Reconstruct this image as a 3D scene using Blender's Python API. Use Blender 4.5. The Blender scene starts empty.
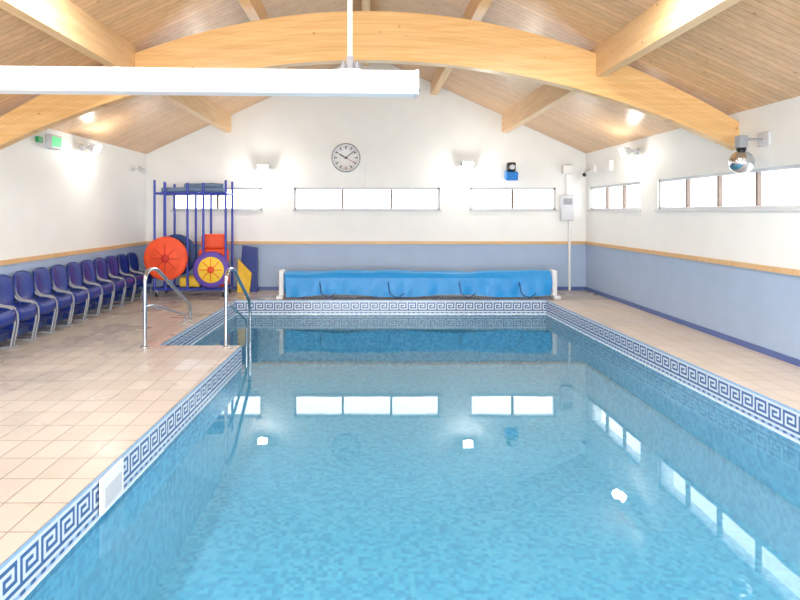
import bpy, bmesh, math, random
from mathutils import Vector, Matrix
random.seed(4)
S=bpy.context.scene
S.view_settings.view_transform='Standard'
S.view_settings.look='None'

# ------------------------------------------------------------------ materials
def newmat(n):
    m=bpy.data.materials.new(n); m.use_nodes=True
    nt=m.node_tree; b=nt.nodes['Principled BSDF']
    return m,nt,b
def c4(c): # sRGB 0-255 -> linear
    return tuple(((v/255)/12.92 if v/255<=0.04045 else ((v/255+0.055)/1.055)**2.4) for v in c)+(1,)
def plain(n,c,rough=.5,metal=0,noise=.06,scale=8,bump=0):
    m,nt,b=newmat(n)
    b.inputs['Roughness'].default_value=rough; b.inputs['Metallic'].default_value=metal
    tc=nt.nodes.new('ShaderNodeNewGeometry'); nz=nt.nodes.new('ShaderNodeTexNoise'); nz.inputs['Scale'].default_value=scale
    nt.links.new(tc.outputs['Position'],nz.inputs['Vector'])
    r=nt.nodes.new('ShaderNodeValToRGB'); col=c4(c)
    r.color_ramp.elements[0].position=.3; r.color_ramp.elements[1].position=.7
    r.color_ramp.elements[0].color=tuple(v*(1-noise) for v in col[:3])+(1,)
    r.color_ramp.elements[1].color=tuple(min(1,v*(1+noise)) for v in col[:3])+(1,)
    nt.links.new(nz.outputs['Fac'],r.inputs['Fac']); nt.links.new(r.outputs['Color'],b.inputs['Base Color'])
    if bump:
        bp=nt.nodes.new('ShaderNodeBump'); bp.inputs['Strength'].default_value=bump; bp.inputs['Distance'].default_value=.01
        nt.links.new(nz.outputs['Fac'],bp.inputs['Height']); nt.links.new(bp.outputs['Normal'],b.inputs['Normal'])
    return m
def brickmat(n,c1,c2,mortar,w,h,ms,rough,axes='XY',offset=0.0,bump=.3,vary=.0):
    m,nt,b=newmat(n)
    g=nt.nodes.new('ShaderNodeNewGeometry'); sp=nt.nodes.new('ShaderNodeSeparateXYZ'); cb=nt.nodes.new('ShaderNodeCombineXYZ')
    nt.links.new(g.outputs['Position'],sp.inputs[0])
    nt.links.new(sp.outputs[axes[0]],cb.inputs[0]); nt.links.new(sp.outputs[axes[1]],cb.inputs[1])
    br=nt.nodes.new('ShaderNodeTexBrick'); br.offset=offset; br.squash=1
    br.inputs['Scale'].default_value=1; br.inputs['Brick Width'].default_value=w; br.inputs['Row Height'].default_value=h
    br.inputs['Mortar Size'].default_value=ms; br.inputs['Mortar Smooth'].default_value=.3
    br.inputs['Color1'].default_value=c4(c1); br.inputs['Color2'].default_value=c4(c2); br.inputs['Mortar'].default_value=c4(mortar)
    nt.links.new(cb.outputs[0],br.inputs['Vector'])
    nz=nt.nodes.new('ShaderNodeTexNoise'); nz.inputs['Scale'].default_value=1.3; nt.links.new(g.outputs['Position'],nz.inputs['Vector'])
    nt.links.new(br.outputs['Color'],b.inputs['Base Color'])
    mr=nt.nodes.new('ShaderNodeMapRange'); mr.inputs[1].default_value=.35; mr.inputs[2].default_value=.65
    mr.inputs[3].default_value=max(.05,rough-.15); mr.inputs[4].default_value=rough+.15
    nt.links.new(nz.outputs['Fac'],mr.inputs[0]); nt.links.new(mr.outputs[0],b.inputs['Roughness'])
    bp=nt.nodes.new('ShaderNodeBump'); bp.invert=True; bp.inputs['Strength'].default_value=bump; bp.inputs['Distance'].default_value=.004
    nt.links.new(br.outputs['Fac'],bp.inputs['Height']); nt.links.new(bp.outputs['Normal'],b.inputs['Normal'])
    return m
def wood(n,c1,c2,axis,board=None,boardaxis='Y',rough=.4,knots=True,curve=0.0,groove=.6,lo=.90):
    m,nt,b=newmat(n); b.inputs['Roughness'].default_value=rough
    g=nt.nodes.new('ShaderNodeNewGeometry')
    mp=nt.nodes.new('ShaderNodeMapping'); sc=[14,14,14]; sc['XYZ'.index(axis)]=1.0
    mp.inputs['Scale'].default_value=sc; nt.links.new(g.outputs['Position'],mp.inputs[0])
    nz=nt.nodes.new('ShaderNodeTexNoise'); nz.inputs['Scale'].default_value=1.5; nz.inputs['Detail'].default_value=5
    nt.links.new(mp.outputs[0],nz.inputs['Vector'])
    r=nt.nodes.new('ShaderNodeValToRGB'); r.color_ramp.elements[0].position=.3; r.color_ramp.elements[1].position=.7
    r.color_ramp.elements[0].color=c4(c1); r.color_ramp.elements[1].color=c4(c2); nt.links.new(nz.outputs['Fac'],r.inputs['Fac'])
    out=r.outputs['Color']
    if knots:
        v=nt.nodes.new('ShaderNodeTexVoronoi'); v.inputs['Scale'].default_value=4.5; nt.links.new(g.outputs['Position'],v.inputs['Vector'])
        kr=nt.nodes.new('ShaderNodeValToRGB'); kr.color_ramp.elements[0].position=.03; kr.color_ramp.elements[1].position=.10
        kr.color_ramp.elements[0].color=(.55,.38,.25,1); kr.color_ramp.elements[1].color=(1,1,1,1); nt.links.new(v.outputs['Distance'],kr.inputs['Fac'])
        mx=nt.nodes.new('ShaderNodeMix'); mx.data_type='RGBA'; mx.blend_type='MULTIPLY'; mx.inputs[0].default_value=.8
        nt.links.new(out,mx.inputs[6]); nt.links.new(kr.outputs['Color'],mx.inputs[7]); out=mx.outputs[2]
    if board:
        sp=nt.nodes.new('ShaderNodeSeparateXYZ'); nt.links.new(g.outputs['Position'],sp.inputs[0])
        src=sp.outputs[boardaxis]
        if curve:
            sq=nt.nodes.new('ShaderNodeMath'); sq.operation='MULTIPLY'; nt.links.new(sp.outputs['X'],sq.inputs[0]); nt.links.new(sp.outputs['X'],sq.inputs[1])
            ma=nt.nodes.new('ShaderNodeMath'); ma.operation='MULTIPLY_ADD'; ma.inputs[1].default_value=curve
            nt.links.new(sq.outputs[0],ma.inputs[0]); nt.links.new(src,ma.inputs[2]); src=ma.outputs[0]
        d=nt.nodes.new('ShaderNodeMath'); d.operation='DIVIDE'; d.inputs[1].default_value=board; nt.links.new(src,d.inputs[0])
        fr=nt.nodes.new('ShaderNodeMath'); fr.operation='FRACT'; nt.links.new(d.outputs[0],fr.inputs[0])
        fl=nt.nodes.new('ShaderNodeMath'); fl.operation='FLOOR'; nt.links.new(d.outputs[0],fl.inputs[0])
        wn=nt.nodes.new('ShaderNodeTexWhiteNoise'); wn.noise_dimensions='1D'; nt.links.new(fl.outputs[0],wn.inputs['W'])
        br=nt.nodes.new('ShaderNodeMapRange'); br.inputs[3].default_value=lo; br.inputs[4].default_value=1.05; nt.links.new(wn.outputs['Value'],br.inputs[0])
        gr=nt.nodes.new('ShaderNodeMath'); gr.operation='GREATER_THAN'; gr.inputs[1].default_value=.08; nt.links.new(fr.outputs[0],gr.inputs[0])
        g2=nt.nodes.new('ShaderNodeMapRange'); g2.inputs[3].default_value=groove; g2.inputs[4].default_value=1; nt.links.new(gr.outputs[0],g2.inputs[0])
        ml=nt.nodes.new('ShaderNodeMath'); ml.operation='MULTIPLY'; nt.links.new(br.outputs[0],ml.inputs[0]); nt.links.new(g2.outputs[0],ml.inputs[1])
        vm=nt.nodes.new('ShaderNodeVectorMath'); vm.operation='SCALE'; nt.links.new(out,vm.inputs[0]); nt.links.new(ml.outputs[0],vm.inputs['Scale'])
        out=vm.outputs[0]
    nt.links.new(out,b.inputs['Base Color'])
    return m
def mosaic(n,cols,tile,rough=.3):
    m,nt,b=newmat(n); b.inputs['Roughness'].default_value=rough
    g=nt.nodes.new('ShaderNodeNewGeometry')
    s=nt.nodes.new('ShaderNodeVectorMath'); s.operation='SCALE'; s.inputs['Scale'].default_value=1/tile; nt.links.new(g.outputs['Position'],s.inputs[0])
    ad=nt.nodes.new('ShaderNodeVectorMath'); ad.operation='ADD'; ad.inputs[1].default_value=(.013,.017,.31); nt.links.new(s.outputs[0],ad.inputs[0])
    f=nt.nodes.new('ShaderNodeVectorMath'); f.operation='FLOOR'; nt.links.new(ad.outputs[0],f.inputs[0])
    wn=nt.nodes.new('ShaderNodeTexWhiteNoise'); nt.links.new(f.outputs[0],wn.inputs['Vector'])
    r=nt.nodes.new('ShaderNodeValToRGB'); r.color_ramp.interpolation='CONSTANT'
    els=r.color_ramp.elements
    for i,c in enumerate(cols):
        p=i/len(cols)
        if i<2: e=els[i]; e.position=p
        else: e=els.new(p)
        e.color=c4(c)
    nt.links.new(wn.outputs['Value'],r.inputs['Fac']); nt.links.new(r.outputs['Color'],b.inputs['Base Color'])
    return m
M={}
M['white']=plain('wall_paint_white',(239,240,237),.6,noise=.015,scale=3)
M['lav']=plain('wall_paint_grey_blue',(164,184,211),.55,noise=.03,scale=3)
M['trimw']=wood('trim_pine',(208,166,116),(226,188,138),'X',knots=False)
M['skirt']=plain('skirting_blue',(84,104,160),.4)
M['deckL']=brickmat('deck_tile_beige',(184,174,164),(194,184,174),(146,136,126),.30,.20,.006,.34,'YX',0,.2)
M['deckR']=brickmat('deck_tile_peach',(208,194,180),(216,202,188),(184,170,156),.30,.20,.006,.45,'YX',0,.2)
M['ceil']=wood('ceiling_pine_boards',(216,170,124),(232,192,150),'X',.10,'Y',.3)
M['glulam']=wood('glulam_timber',(220,170,108),(234,192,134),'X',.045,'Z',.35,curve=.06,groove=.80,lo=.93)
M['purlin']=wood('purlin_timber',(222,180,128),(236,199,152),'Y',None)
M['pool']=mosaic('pool_mosaic',[(84,176,216),(106,200,234),(72,164,208),(130,212,238),(94,186,222),(114,202,234)],.040)
M['tileb']=plain('tile_dark_blue',(70,102,154),.2,noise=.1,scale=40)
M['tilew']=plain('tile_white',(208,218,227),.2,noise=.04,scale=40)
M['tilel']=plain('tile_light_blue',(150,182,215),.2,noise=.1,scale=40)
M['steel']=plain('stainless_steel',(205,208,214),.18,1,.02)
M['plasticblue']=plain('blue_plastic',(12,46,132),.35)
M['coverblue']=plain('bubble_cover_blue',(36,148,218),.35,noise=.12,scale=60,bump=.5)
M['coverdark']=plain('cover_strap',(20,60,120),.5)
M['wplastic']=plain('white_plastic',(236,236,236),.35,noise=.01)
M['gplastic']=plain('grey_plastic',(150,152,158),.4)
M['lgrey']=plain('light_grey_plastic',(205,207,212),.4,noise=.02)
M['winframe']=plain('window_frame_pale',(205,207,210),.4,noise=.02)
M['dark']=plain('dark_plastic',(30,32,38),.4)
M['tubeblue']=plain('powder_coat_blue',(44,62,172),.35)
M['red']=plain('orange_red_foam',(240,84,42),.6)
M['redd']=plain('dark_red_foam',(200,48,36),.6)
M['yellow']=plain('yellow_foam',(248,205,60),.6)
M['purple']=plain('purple_foam',(98,70,170),.6)
M['foamgrey']=plain('blue_grey_foam',(110,135,170),.6)
M['brown']=plain('window_mullion_brown',(124,106,96),.5)
M['green']=plain('exit_green',(20,160,90),.4)
M['cyan']=plain('speaker_blue',(40,130,215),.3)
def emis(n,c,s):
    m,nt,b=newmat(n); b.inputs['Base Color'].default_value=c4(c); b.inputs['Emission Color'].default_value=c4(c); b.inputs['Emission Strength'].default_value=s
    return m
M['lamp']=emis('lamp_glass_lit',(255,248,235),24)
M['exitlit']=emis('exit_sign_lit',(60,220,130),.5)
# water: clear, tinted, slightly hazy, fresnel reflecting
m,nt,b=newmat('pool_water'); nt.nodes.remove(b); o=nt.nodes['Material Output']
tr=nt.nodes.new('ShaderNodeBsdfTransparent'); tr.inputs[0].default_value=(.85,.96,.985,1)
df=nt.nodes.new('ShaderNodeBsdfDiffuse'); df.inputs[0].default_value=c4((104,190,227))
gl=nt.nodes.new('ShaderNodeBsdfGlossy'); gl.inputs['Roughness'].default_value=.012; gl.inputs['Color'].default_value=(1,1,1,1)
fr=nt.nodes.new('ShaderNodeFresnel'); fr.inputs['IOR'].default_value=1.38
g=nt.nodes.new('ShaderNodeNewGeometry'); nz=nt.nodes.new('ShaderNodeTexNoise'); nz.inputs['Scale'].default_value=1.6; nz.inputs['Detail'].default_value=2
nt.links.new(g.outputs['Position'],nz.inputs['Vector'])
bp=nt.nodes.new('ShaderNodeBump'); bp.inputs['Strength'].default_value=.03; bp.inputs['Distance'].default_value=.02
nt.links.new(nz.outputs['Fac'],bp.inputs['Height']); nt.links.new(bp.outputs['Normal'],gl.inputs['Normal'])
hz=nt.nodes.new('ShaderNodeMixShader'); hz.inputs[0].default_value=.34; nt.links.new(tr.outputs[0],hz.inputs[1]); nt.links.new(df.outputs[0],hz.inputs[2])
mx=nt.nodes.new('ShaderNodeMixShader'); nt.links.new(fr.outputs[0],mx.inputs[0]); nt.links.new(hz.outputs[0],mx.inputs[1]); nt.links.new(gl.outputs[0],mx.inputs[2])
nt.links.new(mx.outputs[0],o.inputs['Surface']); M['water']=m
# glass
m,nt,b=newmat('window_glass'); nt.nodes.remove(b); o=nt.nodes['Material Output']
tr=nt.nodes.new('ShaderNodeBsdfTransparent'); gl=nt.nodes.new('ShaderNodeBsdfGlossy'); gl.inputs['Roughness'].default_value=.02
mx=nt.nodes.new('ShaderNodeMixShader'); mx.inputs[0].default_value=.05; nt.links.new(tr.outputs[0],mx.inputs[1]); nt.links.new(gl.outputs[0],mx.inputs[2])
nt.links.new(mx.outputs[0],o.inputs['Surface']); M['glass']=m

# ------------------------------------------------------------------ mesh builder
class B:
    def __init__(s,name): s.name=name; s.v=[]; s.f=[]; s.mi=[]; s.mats=[]; s.sm=[]
    def mat(s,k):
        if k not in s.mats: s.mats.append(k)
        return s.mats.index(k)
    def add(s,vs,fs,k,smooth=False):
        n=len(s.v); s.v+= [tuple(v) for v in vs]; i=s.mat(k)
        for f in fs: s.f.append([n+a for a in f]); s.mi.append(i); s.sm.append(smooth)
    def box(s,lo,hi,k,rot=None,piv=None):
        x0,y0,z0=lo; x1,y1,z1=hi
        vs=[Vector(p) for p in [(x0,y0,z0),(x1,y0,z0),(x1,y1,z0),(x0,y1,z0),(x0,y0,z1),(x1,y0,z1),(x1,y1,z1),(x0,y1,z1)]]
        if rot is not None:
            p=Vector(piv) if piv is not None else (Vector(lo)+Vector(hi))/2
            vs=[rot@(v-p)+p for v in vs]
        s.add(vs,[(0,3,2,1),(4,5,6,7),(0,1,5,4),(1,2,6,5),(2,3,7,6),(3,0,4,7)],k)
    def rbox(s,lo,hi,k,r=.02,rot=None,seg=2):
        bm=bmesh.new(); bmesh.ops.create_cube(bm,size=1)
        c=(Vector(lo)+Vector(hi))/2; d=Vector(hi)-Vector(lo)
        for v in bm.verts: v.co=Vector((v.co.x*d.x,v.co.y*d.y,v.co.z*d.z))
        bmesh.ops.bevel(bm,geom=bm.edges[:],offset=r,segments=seg,affect='EDGES',profile=.5)
        vs=[(rot@v.co if rot is not None else v.co)+c for v in bm.verts]
        bm.verts.index_update()
        s.add(vs,[[v.index for v in f.verts] for f in bm.faces],k,False); bm.free()
    def tube(s,pts,r,k,seg=10,close=True):
        pts=[Vector(p) for p in pts]; rings=[]; up=None
        for i,p in enumerate(pts):
            a=(pts[i]-pts[i-1]).normalized() if i>0 else (pts[1]-pts[0]).normalized()
            c=(pts[i+1]-pts[i]).normalized() if i<len(pts)-1 else a
            t=(a+c).normalized() if (a+c).length>1e-6 else a
            if up is None:
                up=Vector((0,0,1)) if abs(t.z)<.9 else Vector((1,0,0))
            n=(up-t*up.dot(t)).normalized(); bb=t.cross(n); up=n
            rr=r[i] if isinstance(r,(list,tuple)) else r
            rings.append([p+n*rr*math.cos(2*math.pi*j/seg)+bb*rr*math.sin(2*math.pi*j/seg) for j in range(seg)])
        vs=[v for R in rings for v in R]; fs=[]
        for i in range(len(rings)-1):
            for j in range(seg):
                a=i*seg+j; b_=i*seg+(j+1)%seg
                fs.append((a,b_,b_+seg,a+seg))
        s.add(vs,fs,k,True)
        if close:
            s.add(rings[0],[tuple(range(seg))[::-1]],k); s.add(rings[-1],[tuple(range(seg))],k)
    def cyl(s,a,b_,r,k,seg=24): s.tube([a,b_],r,k,seg)
    def lathe(s,prof,c,axis,k,seg=32):
        axis=Vector(axis).normalized(); u=axis.orthogonal().normalized(); w=axis.cross(u); c=Vector(c)
        vs=[];fs=[]
        for (r,h) in prof:
            for j in range(seg):
                t=2*math.pi*j/seg; vs.append(c+axis*h+(u*math.cos(t)+w*math.sin(t))*max(r,1e-4))
        for i in range(len(prof)-1):
            for j in range(seg):
                a=i*seg+j; b_=i*seg+(j+1)%seg; fs.append((a,b_,b_+seg,a+seg))
        s.add(vs,fs,k,True)
    def sphere(s,c,r,k,seg=20,sc=(1,1,1)):
        n=seg//2; prof=[(r*math.sin(math.pi*i/n),-r*math.cos(math.pi*i/n)) for i in range(n+1)]
        s.lathe(prof,c,(0,0,1),k,seg)
    def build(s,recalc=True):
        me=bpy.data.meshes.new(s.name); me.from_pydata(s.v,[],s.f)
        for k in s.mats: me.materials.append(M[k])
        for p,i,q in zip(me.polygons,s.mi,s.sm): p.material_index=i; p.use_smooth=q
        if recalc:
            bm=bmesh.new(); bm.from_mesh(me); bmesh.ops.recalc_face_normals(bm,faces=bm.faces[:]); bm.to_mesh(me); bm.free()
        me.update()
        o=bpy.data.objects.new(s.name,me); S.collection.objects.link(o); return o
def fillet(pts,r,n=6):
    pts=[Vector(p) for p in pts]; out=[pts[0]]
    for i in range(1,len(pts)-1):
        a=pts[i-1]-pts[i]; c=pts[i+1]-pts[i]; rr=min(r,a.length*.48,c.length*.48)
        p0=pts[i]+a.normalized()*rr; p2=pts[i]+c.normalized()*rr
        for j in range(n+1):
            t=j/n; out.append(p0*(1-t)**2+pts[i]*2*t*(1-t)+p2*t*t)
    out.append(pts[-1]); return out

# ------------------------------------------------------------------ dimensions
XL,XR=-4.55,4.47; YB=12.31; YN=-3.0; XC=-.03
EAVE=2.80; RIDGE=4.86; TR=.97
SL=(RIDGE-EAVE)/(XR-XC)
def roofz(x): return RIDGE-SL*abs(x-XC)
T=.25; WZ0,WZ1=1.64,2.10
def xl(y): return -1.66+(y-2.84)*.033
def xr(y): return 3.46-.038*(y-5.03)
WL=-.26; PB=-1.25; PN=1.3; PF=10.9; AY=7.2
def wall_boxes(b,axis,fixed0,fixed1,a0,a1,holes,mu,ml,ztop):
    def bx(p0,p1,z0,z1,k):
        if axis=='X': b.box((p0,fixed0,z0),(p1,fixed1,z1),k)
        else: b.box((fixed0,p0,z0),(fixed1,p1,z1),k)
    bx(a0,a1,-.0,TR,ml); bx(a0,a1,TR,WZ0,mu); bx(a0,a1,WZ1,ztop,mu)
    cur=a0
    for h0,h1 in sorted(holes):
        bx(cur,h0,WZ0,WZ1,mu); cur=h1
    bx(cur,a1,WZ0,WZ1,mu)
kb=600/YB
def bx_(px): return (px-368)/kb
backw=[(bx_(172),bx_(262)),(bx_(294),bx_(440)),(bx_(470),bx_(556))]
b=B('wall_back')
wall_boxes(b,'X',YB,YB+T,XL-T,XR+T,backw,'white','lav',EAVE)
g=[(XL,YB,EAVE),(XR,YB,EAVE),(XC,YB,RIDGE),(XL,YB+T,EAVE),(XR,YB+T,EAVE),(XC,YB+T,RIDGE)]
b.add(g,[(0,1,2),(5,4,3),(0,2,5,3),(1,4,5,2),(0,3,4,1)],'white'); b.build()
rightw=[(9.85,12.12),(6.2,9.27)]
b=B('wall_right'); wall_boxes(b,'Y',XR,XR+T,YN,YB,rightw,'white','lav',EAVE+.02); b.build()
b=B('wall_left'); wall_boxes(b,'Y',XL-T,XL,YN,YB,[],'white','lav',EAVE+.02); b.build()
b=B('wall_front')
b.box((XL-T,YN-T,0),(-3.4,YN,EAVE),'white'); b.box((3.4,YN-T,0),(XR+T,YN,EAVE),'white'); b.box((-3.4,YN-T,2.3),(3.4,YN,EAVE),'white')
g=[(XL,YN-T,EAVE),(XR,YN-T,EAVE),(XC,YN-T,RIDGE),(XL,YN,EAVE),(XR,YN,EAVE),(XC,YN,RIDGE)]
b.add(g,[(0,1,2),(5,4,3),(0,2,5,3),(1,4,5,2),(0,3,4,1)],'white'); b.build()
b=B('added_door_1')  # unseen door frames, added with the opening to let sky light in
for i in range(5):
    x=-3.36+i*1.68; b.box((x-.04,YN-.16,0.002),(x+.04,YN-.08,2.3),'wplastic')
b.box((-3.4,YN-.16,2.22),(3.4,YN-.08,2.3),'wplastic'); b.box((-3.4,YN-.16,0.002),(3.4,YN-.08,.1),'wplastic')
b.build()
b=B('ceiling')
for sx in (-1,1):
    xe=XL-T if sx<0 else XR+T
    p=[(XC,YN-T),(XC,YB+T),(xe,YB+T),(xe,YN-T)]
    lo=[(x,y,roofz(x)) for x,y in p]; hi=[(x,y,roofz(x)+.12) for x,y in p]
    b.add(lo+hi,[(0,1,2,3),(7,6,5,4),(0,4,5,1),(1,5,6,2),(2,6,7,3),(3,7,4,0)],'ceil')
b.build()
def window(i,axis,h0,h1,f,n):
    b=B('window_%d'%i)
    def bx(p0,p1,q0,q1,z0,z1,k):
        if axis=='X': b.box((p0,YB+q0,z0),(p1,YB+q1,z1),k)
        else: b.box((XR+q0,p0,z0),(XR+q1,p1,z1),k)
    bx(h0,h1,.03,.10,WZ0,WZ0+.035,'winframe'); bx(h0,h1,.03,.10,WZ1-.04,WZ1,'winframe')
    bx(h0,h0+.04,.03,.10,WZ0,WZ1,'winframe'); bx(h1-.04,h1,.03,.10,WZ0,WZ1,'winframe')
    for j in range(1,n):
        p=h0+(h1-h0)*j/n; bx(p-.022,p+.022,.04,.09,WZ0+.03,WZ1-.03,'brown')
    bx(h0+.03,h1-.03,.06,.066,WZ0+.03,WZ1-.03,'glass')
    bx(h0-.03,h1+.03,-.03,.03,WZ0-.03,WZ0+.002,'winframe')
    b.build()
window(1,'X',*backw[0],0,2); window(2,'X',*backw[1],0,3); window(3,'X',*backw[2],0,2)
window(4,'Y',*rightw[0],0,3); window(5,'Y',*rightw[1],0,4)
b=B('trim_1'); b.box((XL,YB-.03,TR-.03),(XR,YB,TR+.03),'trimw'); b.build()
b=B('trim_2'); b.box((XR-.03,YN,TR-.03),(XR,YB-.03,TR+.03),'trimw'); b.build()
b=B('trim_3'); b.box((XL,YN,TR-.03),(XL+.03,YB-.03,TR+.03),'trimw'); b.build()
b=B('baseboard_right'); b.box((XR-.015,YN,0),(XR,YB,.07),'skirt'); b.build()
b=B('baseboard_left'); b.box((XL,YN,0),(XL+.015,YB,.07),'skirt'); b.build()
b=B('baseboard_back'); b.box((XL+.02,YB-.015,0),(XR-.02,YB,.07),'skirt'); b.build()

# deck
def prism(b,pts,z0,z1,k):
    n=len(pts); vs=[(x,y,z0) for x,y in pts]+[(x,y,z1) for x,y in pts]
    fs=[tuple(range(n))[::-1],tuple(range(n,2*n))]+[(i,(i+1)%n,n+(i+1)%n,n+i) for i in range(n)]
    b.add(vs,fs,k)
AX0,AX1=-2.50,-2.40
b=B('floor')
e=.006
prism(b,[(XL,PN),(xl(PN)-e,PN),(xl(AY)-e,AY-e),(XL,AY-e)],-.2,0,'deckL')
prism(b,[(XL,AY-e),(AX0-e,AY-e),(AX1-e,PF+e),(XL,PF+e)],-.2,0,'deckL')
prism(b,[(XL,PF+e),(XR,PF+e),(XR,YB),(XL,YB)],-.2,0,'deckL')
prism(b,[(xr(PN)+e,PN),(XR,PN),(XR,PF+e),(xr(PF)+e,PF+e)],-.2,0,'deckR')
prism(b,[(XL,YN-T),(XR,YN-T),(XR,PN-e),(XL,PN-e)],-.2,0,'deckL')
b.build()
# pool basin
loop=[(xl(PN),PN),(xl(AY),AY),(AX0,AY),(AX1,PF),(xr(PF),PF),(xr(PN),PN)]
b=B('swimming_pool')
n=len(loop)
b.add([(x,y,PB) for x,y in loop],[tuple(range(n))],'pool')
for i in range(n):
    p,q=loop[i],loop[(i+1)%n]
    b.add([(p[0],p[1],PB),(q[0],q[1],PB),(q[0],q[1],WL-.002),(p[0],p[1],WL-.002)],[(0,1,2,3)],'pool')
for i in range(4):
    y0=AY+.003; y1=AY+.35*(i+1); zt=-.42-.2*i
    b.box((AX0+.02,y0+ (0.35*i),PB),(xl(AY)-.02,y1,zt),'pool')
    b.box((AX0+.03,y1-.05,zt),(xl(AY)-.03,y1,zt+.006),'tileb')
KEY=["XXXXXXX.","X.....X.","X.XXX.X.","X.X...X.","X.XXXXX.","X.......","XXXXXXXX"]
rows=12; ts=.26/rows
def kk(r,c):
    if r in (0,): return 'tilel'
    if r in (1,9,11): return 'tilew'
    if r==10: return 'tilel' if (c//2)%2 else 'tileb'
    return 'tileb' if KEY[r-2][c%8]=='X' else 'tilew'
def band(p,q):
    p=Vector((p[0],p[1],0)); q=Vector((q[0],q[1],0)); L=(q-p).length; nn=int(round(L/ts)); d=(q-p)/nn
    for r in range(rows):
        z1=-r*ts; z0=-(r+1)*ts
        run=0
        while run<nn:
            k=kk(r,run); e2=run+1
            while e2<nn and kk(r,e2)==k and e2-run<8: e2+=1
            a=p+d*run; c=p+d*e2
            b.add([(a.x,a.y,z0),(c.x,c.y,z0),(c.x,c.y,z1),(a.x,a.y,z1)],[(0,1,2,3)],k); run=e2
for i in range(n): band(loop[i],loop[(i+1)%n])
b.build()
b=B('pool_water')
lw=loop[::-1]
b.add([(x,y,WL) for x,y in lw],[tuple(range(n))],'water'); ow=b.build(False)
if ow.data.polygons[0].normal.z<0: ow.data.flip_normals()
b=B('pool_skimmer')
x=xl(3.8)+.004
b.rbox((x,3.62,-.235),(x+.018,3.95,-.02),'wplastic',.006)
b.box((x+.018,3.66,-.21),(x+.021,3.91,-.09),'lgrey')
b.build()

# ------------------------------------------------------------------ roof timbers
def arch(name,y):
    b=B(name); N=48; w=.075
    x0,x1=XL+.0,XR-.0
    vs=[];fs=[]
    for i in range(N+1):
        x=x0+(x1-x0)*i/N; o=x-XC
        zb=3.43-.053*o*o; zt=min(4.02-.066*o*o,roofz(x)-.01)
        for (yy,zz) in ((y-w,zb),(y+w,zb),(y+w,zt),(y-w,zt)): vs.append((x,yy,zz))
    for i in range(N):
        for j in range(4):
            a=i*4+j; c=i*4+(j+1)%4; fs.append((a,c,c+4,a+4))
    fs.append((0,1,2,3)); fs.append((N*4+3,N*4+2,N*4+1,N*4))
    b.add(vs,fs,'glulam'); b.build()
arch('arch_beam',7.3); arch('arch_beam',1.9)
for i,o in enumerate((-2.84,-1.38,1.38,2.84)):
    b=B('roof_purlin'); x=XC+o; hw=.065; dz=.30 if abs(o)>2 else .2
    zt0=roofz(x-hw)+.0; zt1=roofz(x+hw)+.0; zb=min(zt0,zt1)-dz
    vs=[(x-hw,YN,zb),(x+hw,YN,zb),(x+hw,YN,zt1),(x-hw,YN,zt0),(x-hw,YB,zb),(x+hw,YB,zb),(x+hw,YB,zt1),(x-hw,YB,zt0)]
    b.add(vs,[(0,1,2,3),(7,6,5,4),(0,4,5,1),(1,5,6,2),(2,6,7,3),(3,7,4,0)],'purlin'); b.build()
b=B('ridge_beam'); b.box((XC-.06,YN,RIDGE-.26),(XC+.06,YB,RIDGE-.03),'purlin'); b.build()

# ------------------------------------------------------------------ suspended beam
b=B('suspended_light_trunking')
b.rbox((-3.4,3.93,2.375),(.31,4.07,2.53),'wplastic',.008)
b.rbox((.305,3.925,2.37),(.332,4.075,2.535),'lgrey',.006)
b.cyl((.33,4,2.41),(.345,4,2.41),.012,'dark',12)
for x in (-.12,-3.0):
    zr=roofz(x)
    b.cyl((x,4,2.6),(x,4,zr-.05),.016,'wplastic',12)
    b.box((x-.07,3.96,2.53),(x+.07,4.04,2.545),'lgrey'); b.cyl((x,4,2.54),(x,4,2.63),.024,'gplastic',12)
    for s in (-.045,.045): b.cyl((x+s,3.98,2.54),(x+s,3.98,2.59),.010,'gplastic',8); b.cyl((x+s,3.98,2.555),(x+s,3.98,2.567),.018,'gplastic',8)
    b.lathe([(.0,0),(.05,0),(.045,-.03),(.015,-.05)],(x,4,zr-.02),(0,0,1),'wplastic',16)
o=b.build()
o.data.transform(Matrix.Translation((.35,4,0))@Matrix.Rotation(math.radians(2.6),4,'Z')@Matrix.Translation((-.35,-4,0)))

# ------------------------------------------------------------------ pool cover reel
b=B('pool_cover_reel'); yc=11.22; kx=600/yc
xa=(286-368)/kx; xb=(549-368)/kx; zc=.30
N=90; seg=36; vs=[];fs=[]
for i in range(N+1):
    x=xa+(xb-xa)*i/N
    for j in range(seg):
        t=2*math.pi*j/seg
        r=.205+.012*math.sin(x*2.1+t)+.006*math.sin(x*7+3*t)+.004*math.sin(t*9+x)
        if abs(i-N*.33)<1.2 or abs(i-N*.7)<1.2: r-=.012
        vs.append((x,yc+r*math.cos(t),zc+r*math.sin(t)))
for i in range(N):
    for j in range(seg):
        a=i*seg+j; c=i*seg+(j+1)%seg; fs.append((a,c,c+seg,a+seg))
b.add(vs,fs,'coverblue',True)
for (x,i0) in ((xa,0),(xb,N)):
    b.add([(x,yc,zc)]+vs[i0*seg:(i0+1)*seg],[(0,1+j,1+(j+1)%seg) for j in range(seg)],'coverblue')
N2=110; vs=[];fs=[]
for i in range(N2+1):
    x=xa+.03+(xb-xa-.06)*i/N2
    for j in range(9):
        t=j/8; z=zc+.09-(zc+.06)*t*(0.9+.07*math.sin(x*3)); y=yc-.205-.05*t+t*(.020*math.sin(x*9+t*3)+.012*math.sin(x*21))
        vs.append((x,y,max(z,.02)))
for i in range(N2):
    for j in range(8): a=i*9+j; fs.append((a,a+1,a+10,a+9))
b.add(vs,fs,'coverblue',True)
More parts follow.
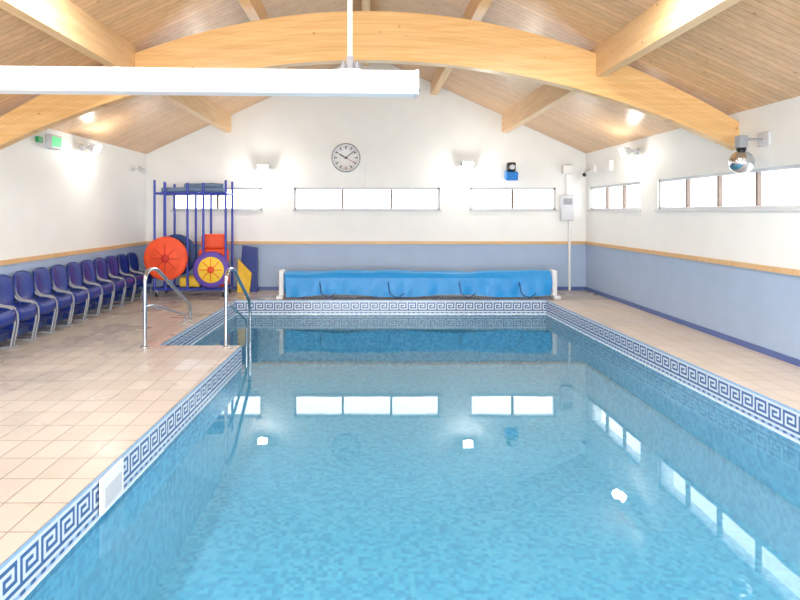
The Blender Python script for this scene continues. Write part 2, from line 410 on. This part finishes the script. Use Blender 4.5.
for x in (xa+.65,xa+1.9,xa+3.2,xa+4.3):
    if x<xb-.05:
        b.tube(fillet([(x,yc-.235,zc+.02),(x+.03,yc-.29,.1),(x+.18,yc-.29,.03),(x+.3,yc-.28,.12)],.06),.008,'coverdark',8)
for x,s in ((xa-.02,-1),(xb+.02,1)):
    b.rbox((min(x,x+s*.1),yc-.13,0),(max(x,x+s*.1),yc+.13,.52),'wplastic',.03)
    b.rbox((min(x,x+s*.13),yc-.26,0),(max(x,x+s*.13),yc+.26,.06),'wplastic',.02)
    b.cyl((x+s*.09,yc,zc),(x+s*.12,yc,zc),.05,'lgrey')
b.cyl((xa-.05,yc,zc),(xb+.05,yc,zc),.04,'steel')
b.build()

# ------------------------------------------------------------------ handrails
def rail(x,y1,ze,zbase,wet):
    b=B('pool_handrail'); y0=7.1; zt=.91
    main=fillet([(x,y0,0),(x,y0,zt-.02),(x,y0+.35,zt),(x,y1,ze+.02),(x,y1,zbase)],.16,8)
    b.tube(main,.023,'steel',14)
    lo=fillet([(x,y0,.47),(x,y0+.25,.46),(x,y1-.25,.12 if not wet else .1),(x,y1-.25,zbase)],.1,6)
    b.tube(lo,.018,'steel',12)
    b.lathe([(.0,.018),(.045,.015),(.05,0)],(x,y0,0.0),(0,0,1),'steel',20)
    if not wet:
        b.lathe([(.0,.018),(.045,.015),(.05,0)],(x,y1,0.0),(0,0,1),'steel',20)
        b.lathe([(.0,.018),(.04,.015),(.045,0)],(x,y1-.25,0.0),(0,0,1),'steel',20)
    b.build()
rail(-2.64,8.9,.2,0,False); rail(-1.68,8.55,.30,-.75,True)

# ------------------------------------------------------------------ chairs (row of tip-up style seats)
def chair(y):
    b=B('spectator_seat')
    prof=[(.0,.84,.19),(.012,.81,.205),(.028,.70,.212),(.045,.60,.212),(.06,.52,.205),(.085,.46,.20),(.14,.435,.20),(.22,.43,.205),(.30,.44,.205),(.345,.435,.20),(.37,.40,.195),(.372,.31,.19)]
    X0=XL+.05; vs=[];fs=[]; n=9
    for (px,pz,w) in prof:
        for j in range(n):
            u=-1+2*j/(n-1); c=(abs(u)**2.5)
            dx=.045*c if pz>.5 else 0; dz=.02*c if pz<=.5 else (-.05*abs(u)**4 if pz>.79 else 0)
            vs.append((X0+px+dx,y+w*u*.95,pz+dz))
    m_=len(vs); vs2=[(x-.03 if (z>.5 or z<.41) else x,yy,z-.03) for x,yy,z in vs]
    for i in range(len(prof)-1):
        for j in range(n-1):
            a=i*n+j; fs.append((a,a+1,a+n+1,a+n)); fs.append((m_+a,m_+a+n,m_+a+n+1,m_+a+1))
    for i in range(len(prof)-1):
        for a,c in ((i*n,(i+1)*n),((i+1)*n-1,(i+2)*n-1)): fs.append((a,c,m_+c,m_+a))
    for j in range(n-1):
        for r0 in (0,(len(prof)-1)*n): fs.append((r0+j,r0+j+1,m_+r0+j+1,m_+r0+j))
    b.add(vs+vs2,fs,'plasticblue',True)
    for s in (-1,1):
        yy=y+s*.195
        b.rbox((X0+.04,yy-.009,.22),(X0+.35,yy+.009,.45),'plasticblue',.006)
        b.tube(fillet([(X0+.03,yy,.70),(X0+.10,yy,.50),(X0+.34,yy,.47),(X0+.36,yy,.30),(X0+.30,yy,.0)],.09,7),.012,'gplastic',10)
        b.tube(fillet([(X0+.06,yy,.44),(X0+.04,yy,.2),(X0+.02,yy,0)],.05,4),.016,'plasticblue',10)
        b.rbox((X0+.0,yy-.03,0),(X0+.34,yy+.03,.02),'gplastic',.006)
    b.rbox((X0+.04,y-.19,.12),(X0+.10,y+.19,.29),'plasticblue',.012)
    b.build()
for i in range(13): chair(5.95+i*.45)

# ------------------------------------------------------------------ trolley
b=B('float_storage_trolley'); x0,x1=-4.02,-2.68; y0,y1=11.3,11.85; zt=2.15
xs=[x0,x0+.20,x0+.62,x0+.92,x1]
for x in xs:
    for y in (y0,y1): b.tube([(x,y,.12),(x,y,zt+(.05 if x in(x0,x1) else 0))],.023,'tubeblue',10)
for y in (y0,y1):
    for z in (.14,1.95): b.tube([(x0,y,z),(x1,y,z)],.021,'tubeblue',10)
for x in xs:
    for z in (.14,1.95): b.tube([(x,y0,z),(x,y1,z)],.017,'tubeblue',10)
for i in range(9):
    x=x0+(x1-x0)*(i+.5)/9; b.tube([(x,y0,.15),(x,y1,.15)],.008,'tubeblue',8)
for x in (x0+.04,x1-.04):
    for y in (y0,y1):
        b.cyl((x-.015,y,.05),(x+.015,y,.05),.05,'dark',18); b.box((x-.022,y-.02,.05),(x+.022,y+.02,.13),'gplastic')
b.build()
def disc(name,c,r,cols,th=.07):
    b=B(name); c=Vector(c)
    b.lathe([(0,-th/2),(r*.9,-th/2),(r,-th*.3),(r,th*.3),(r*.9,th/2),(0,th/2)],c,(0,1,0),cols[0],40)
    b.lathe([(0,-th*.75),(r*.66,-th*.75),(r*.72,-th*.5)],c,(0,1,0),cols[1],36)
    b.lathe([(0,-th*1.1),(r*.16,-th*1.1),(r*.2,-th*.7)],c,(0,1,0),cols[2],24)
    for i in range(8):
        t=i*math.pi/4; d=Vector((math.cos(t),0,math.sin(t)))
        b.tube([c+d*r*.2+Vector((0,-th*.78,0)),c+d*r*.64+Vector((0,-th*.78,0))],.007,cols[2],6)
    return b.build()
disc('float_wheel',(-3.78,11.22,.73),.41,('red','red','redd'))
disc('float_wheel',(-3.70,11.58,.77),.40,('coverdark','dark','gplastic'))
disc('float_wheel',(-2.93,11.22,.52),.34,('purple','yellow','red'))
b=B('foam_float_stack')
b.rbox((-3.22,11.36,.62),(-2.68,11.62,.90),'red',.05); b.rbox((-3.17,11.36,.90),(-2.72,11.6,1.18),'red',.05)
b.rbox((-3.14,11.4,.17),(-2.7,11.75,.62),'red',.06)
b.rbox((-3.6,11.4,.17),(-3.2,11.78,.36),'yellow',.05)
b.build()
b=B('foam_noodle_bundle')
for i in range(4):
    y=11.41+i*.1
    b.tube([(x0+.1+.05*(i%3),y,2.02),( -3.3,y,2.03),(x1-.05-.06*(i%2),y,2.02)],.045,('foamgrey','coverdark','foamgrey','foamgrey')[i],12)
b.tube([(x0+.5,11.5,2.1),(-3.0,11.55,2.115),(x1-.1,11.55,2.1)],.045,'foamgrey',12)
b.build()
b=B('float_mat_stack')
def tri(b,pts,y0,y1,k):
    n=len(pts); vs=[(x,y0,z) for x,z in pts]+[(x,y1,z) for x,z in pts]
    b.add(vs,[tuple(range(n))[::-1],tuple(range(n,2*n))]+[(i,(i+1)%n,n+(i+1)%n,n+i) for i in range(n)],k)
tri(b,[(-2.58,.0),(-2.22,.0),(-2.22,.88),(-2.52,.93)],12.02,12.10,'plasticblue')
tri(b,[(-2.60,.0),(-2.36,.0),(-2.32,.38),(-2.58,.66)],11.92,11.99,'yellow')
b.build()

# ------------------------------------------------------------------ wall fittings
b=B('wall_clock'); cc=(bx_(346),YB,1.6+(212-158)/kb); R=.30
b.lathe([(0,-.05),(R*.86,-.05),(R*.9,-.065),(R,-.055),(R,0),(0,0)],cc,(0,1,0),'wplastic',48)
b.lathe([(R*.91,-.068),(R*.94,-.07),(R*.99,-.058),(R*1.0,-.03)],cc,(0,1,0),'gplastic',48)
c=Vector(cc)+Vector((0,-.052,0))
for i in range(60):
    t=i*math.pi/30; d=Vector((math.sin(t),0,math.cos(t)))
    big=i%5==0; b.tube([c+d*R*(.60 if big else .76),c+d*R*.82],.010 if big else .003,'dark',6)
c=Vector(cc)+Vector((0,-.058,0))
for ang,l,rr,k in ((300,.5,.011,'dark'),(50,.72,.008,'dark'),(120,.7,.005,'redd')):
    t=math.radians(ang); d=Vector((math.sin(t),0,math.cos(t))); b.tube([c-d*R*.12,c+d*R*l],rr,k,6)
b.cyl(c+Vector((0,-.01,0)),c+Vector((0,.01,0)),.02,'dark',16)
b.build()

def flood(pos,wall_dir,E=24,tilt=.45,hx=.11):
    b=B('floodlight'); p=Vector(pos); n=Vector(wall_dir); side=n.cross(Vector((0,0,1)))
    c=p+n*.22
    b.tube([p,p+n*.12],.02,'lgrey',10); b.lathe([(0,.0),(.055,0),(.05,.03),(0,.035)],p,n,'lgrey',20)
    b.tube(fillet([p+n*.1+side*hx*1.15,c+side*hx*1.15+Vector((0,0,.02))],.02,2),.01,'lgrey',8)
    b.tube(fillet([p+n*.1-side*hx*1.15,c-side*hx*1.15+Vector((0,0,.02))],.02,2),.01,'lgrey',8)
    b.tube([p+n*.1+side*hx*1.15,p+n*.1-side*hx*1.15],.01,'lgrey',8)
    f=(n*math.cos(tilt)-Vector((0,0,1))*math.sin(tilt)).normalized(); up=side.cross(f).normalized()
    def pt(a,u,w): return c+side*a+up*u+f*w
    h=.075
    vs=[pt(-hx,-h,.05),pt(hx,-h,.05),pt(hx,h,.05),pt(-hx,h,.05),pt(-hx*.7,-h*.6,-.06),pt(hx*.7,-h*.6,-.06),pt(hx*.7,h*.6,-.06),pt(-hx*.7,h*.6,-.06)]
    b.add(vs,[(4,5,6,7),(0,4,7,3),(1,2,6,5),(0,1,5,4),(3,7,6,2),(0,1,2,3)],'lgrey')
    q=.85; vs=[pt(-hx*q,-h*q,.054),pt(hx*q,-h*q,.054),pt(hx*q,h*q,.054),pt(-hx*q,h*q,.054)]
    b.add(vs,[(0,1,2,3)],'lamp'); ob=b.build()
    L=bpy.data.lights.new('floodlight_lamp','POINT'); L.energy=E; L.shadow_soft_size=.07; L.color=(1,.97,.90)
    lo=bpy.data.objects.new('floodlight_lamp',L); S.collection.objects.link(lo); lo.location=c+f*.16; lo.parent=ob
flood((bx_(265),YB,1.6+(212-168)/kb),(0,-1,0)); flood((bx_(466),YB,1.6+(212-165)/kb),(0,-1,0))
flood((XR,9.9,2.60),(-1,0,0),16); flood((XL,9.5,2.62),(1,0,0),18)

b=B('emergency_exit_sign')
b.rbox((XL,8.45,2.50),(XL+.09,8.75,2.70),'lgrey',.012); b.box((XL+.09,8.48,2.53),(XL+.095,8.72,2.67),'exitlit')
b.rbox((XL,8.2,2.56),(XL+.05,8.32,2.64),'green',.01)
b.build()
b=B('wall_speaker')
cx=bx_(509); cz=1.6+(212-173)/kb
b.box((cx-.02,YB-.12,cz+.02),(cx+.02,YB,cz+.08),'dark')
b.rbox((cx-.12,YB-.3,cz-.15),(cx+.12,YB-.1,cz+.02),'cyan',.02,Matrix.Rotation(.25,3,'X'))
b.rbox((cx-.08,YB-.26,cz+.03),(cx+.08,YB-.1,cz+.2),'dark',.02); b.cyl((cx,YB-.31,cz+.1),(cx,YB-.25,cz+.1),.05,'lgrey',18)
b.build()
b=B('motion_sensor'); b.rbox((bx_(366)-.03,YB-.05,2.45),(bx_(366)+.03,YB,2.6),'wplastic',.01); b.tube([(bx_(366),YB-.02,2.12),(bx_(366),YB-.02,2.45)],.008,'wplastic',8); b.build()
b=B('ventilation_controller')
x=bx_(566); b.rbox((x-.13,YB-.12,1.42),(x+.13,YB,1.95),'lgrey',.02); b.box((x-.09,YB-.125,1.75),(x+.09,YB-.12,1.88),'gplastic')
b.tube(fillet([(x+.06,YB-.04,1.42),(x+.06,YB-.04,.9),(x+.06,YB-.04,.0)],.03,3),.025,'wplastic',12)
b.tube([(x,YB-.03,1.95),(x,YB-.03,2.4)],.014,'wplastic',8)
b.rbox((x-.1,YB-.16,2.38),(x+.1,YB,2.56),'wplastic',.02)
b.build()
b=B('cctv_camera'); z=2.42
b.rbox((XR-.06,YB-.6,z-.05),(XR,YB-.5,z+.1),'wplastic',.01); b.tube([(XR-.05,YB-.55,z),(XR-.2,YB-.58,z-.02)],.015,'wplastic',8)
b.cyl((XR-.12,YB-.5,z-.02),(XR-.3,YB-.75,z-.1),.045,'lgrey',16); b.cyl((XR-.3,YB-.75,z-.1),(XR-.306,YB-.758,z-.1025),.035,'dark',16)
b.build()
b=B('cctv_camera'); z=2.45; y=11.6
b.tube([(XL,y,z),(XL+.15,y,z)],.015,'wplastic',8); b.cyl((XL+.1,y+.05,z),(XL+.27,y-.12,z-.08),.045,'lgrey',16); b.lathe([(0,0),(.05,0),(.045,.03)],(XL,y,z),(1,0,0),'wplastic',16)
b.build()
b=B('mirror_ball'); c=(4.2,6.75,2.16)
b.tube(fillet([(XR,6.75,2.42),(4.2,6.75,2.42),(4.2,6.75,2.28)],.05,5),.013,'gplastic',10)
b.rbox((4.15,6.70,2.32),(4.25,6.80,2.46),'gplastic',.015); b.rbox((XR-.03,6.65,2.34),(XR,6.85,2.5),'lgrey',.008)
b.sphere(c,.13,'steel',24)
b.lathe([(.05,.13),(.05,.16),(0,.165)],c,(0,0,1),'dark',16)
b.build()
b=B('security_alarm_box'); b.rbox((XR-.08,10.9,2.35),(XR,11.1,2.55),'wplastic',.02); b.build()

# added ceiling fixtures, out of view, with fill lamps to brighten the room
for x in (-2.2,2.2):
    for y in (.4,4.6):
        b=B('added_ceiling_fixture')
        z=roofz(x)-.14
        b.rbox((x-.1,y-.75,z-.05),(x+.1,y+.75,z+.03),'wplastic',.02); b.cyl((x,y-.5,z),(x,y-.5,roofz(x)),.01,'wplastic',8); b.cyl((x,y+.5,z),(x,y+.5,roofz(x)),.01,'wplastic',8)
        ob=b.build()
        L=bpy.data.lights.new('added_ceiling_fill','AREA'); L.shape='RECTANGLE'; L.size=.18; L.size_y=1.4; L.energy=102; L.color=(.96,.985,1)
        lo=bpy.data.objects.new('added_ceiling_fill',L); S.collection.objects.link(lo); lo.location=(x,y,z-.06); lo.parent=ob
L=bpy.data.lights.new('added_rear_fill','AREA'); L.shape='RECTANGLE'; L.size=6.6; L.size_y=2.1; L.energy=500; L.color=(.91,.96,1)  # added fill lamp in the rear opening, brightens the room from behind
lo=bpy.data.objects.new('added_rear_fill',L); S.collection.objects.link(lo); lo.location=(0,YN+.05,1.2); lo.rotation_euler=(math.radians(90),0,0)

# world
w=bpy.data.worlds.new('World'); S.world=w; w.use_nodes=True
bg=w.node_tree.nodes['Background']; bg.inputs[0].default_value=(.93,.97,1,1); bg.inputs[1].default_value=6
# camera
cd=bpy.data.cameras.new('Camera'); co=bpy.data.objects.new('Camera',cd); S.collection.objects.link(co); S.camera=co
cd.sensor_width=36; cd.lens=27; cd.shift_x=(400-368)/800; cd.shift_y=-(300-212)/800; cd.clip_start=.05
co.location=(0,0,1.6); co.rotation_euler=(math.radians(90),0,0)
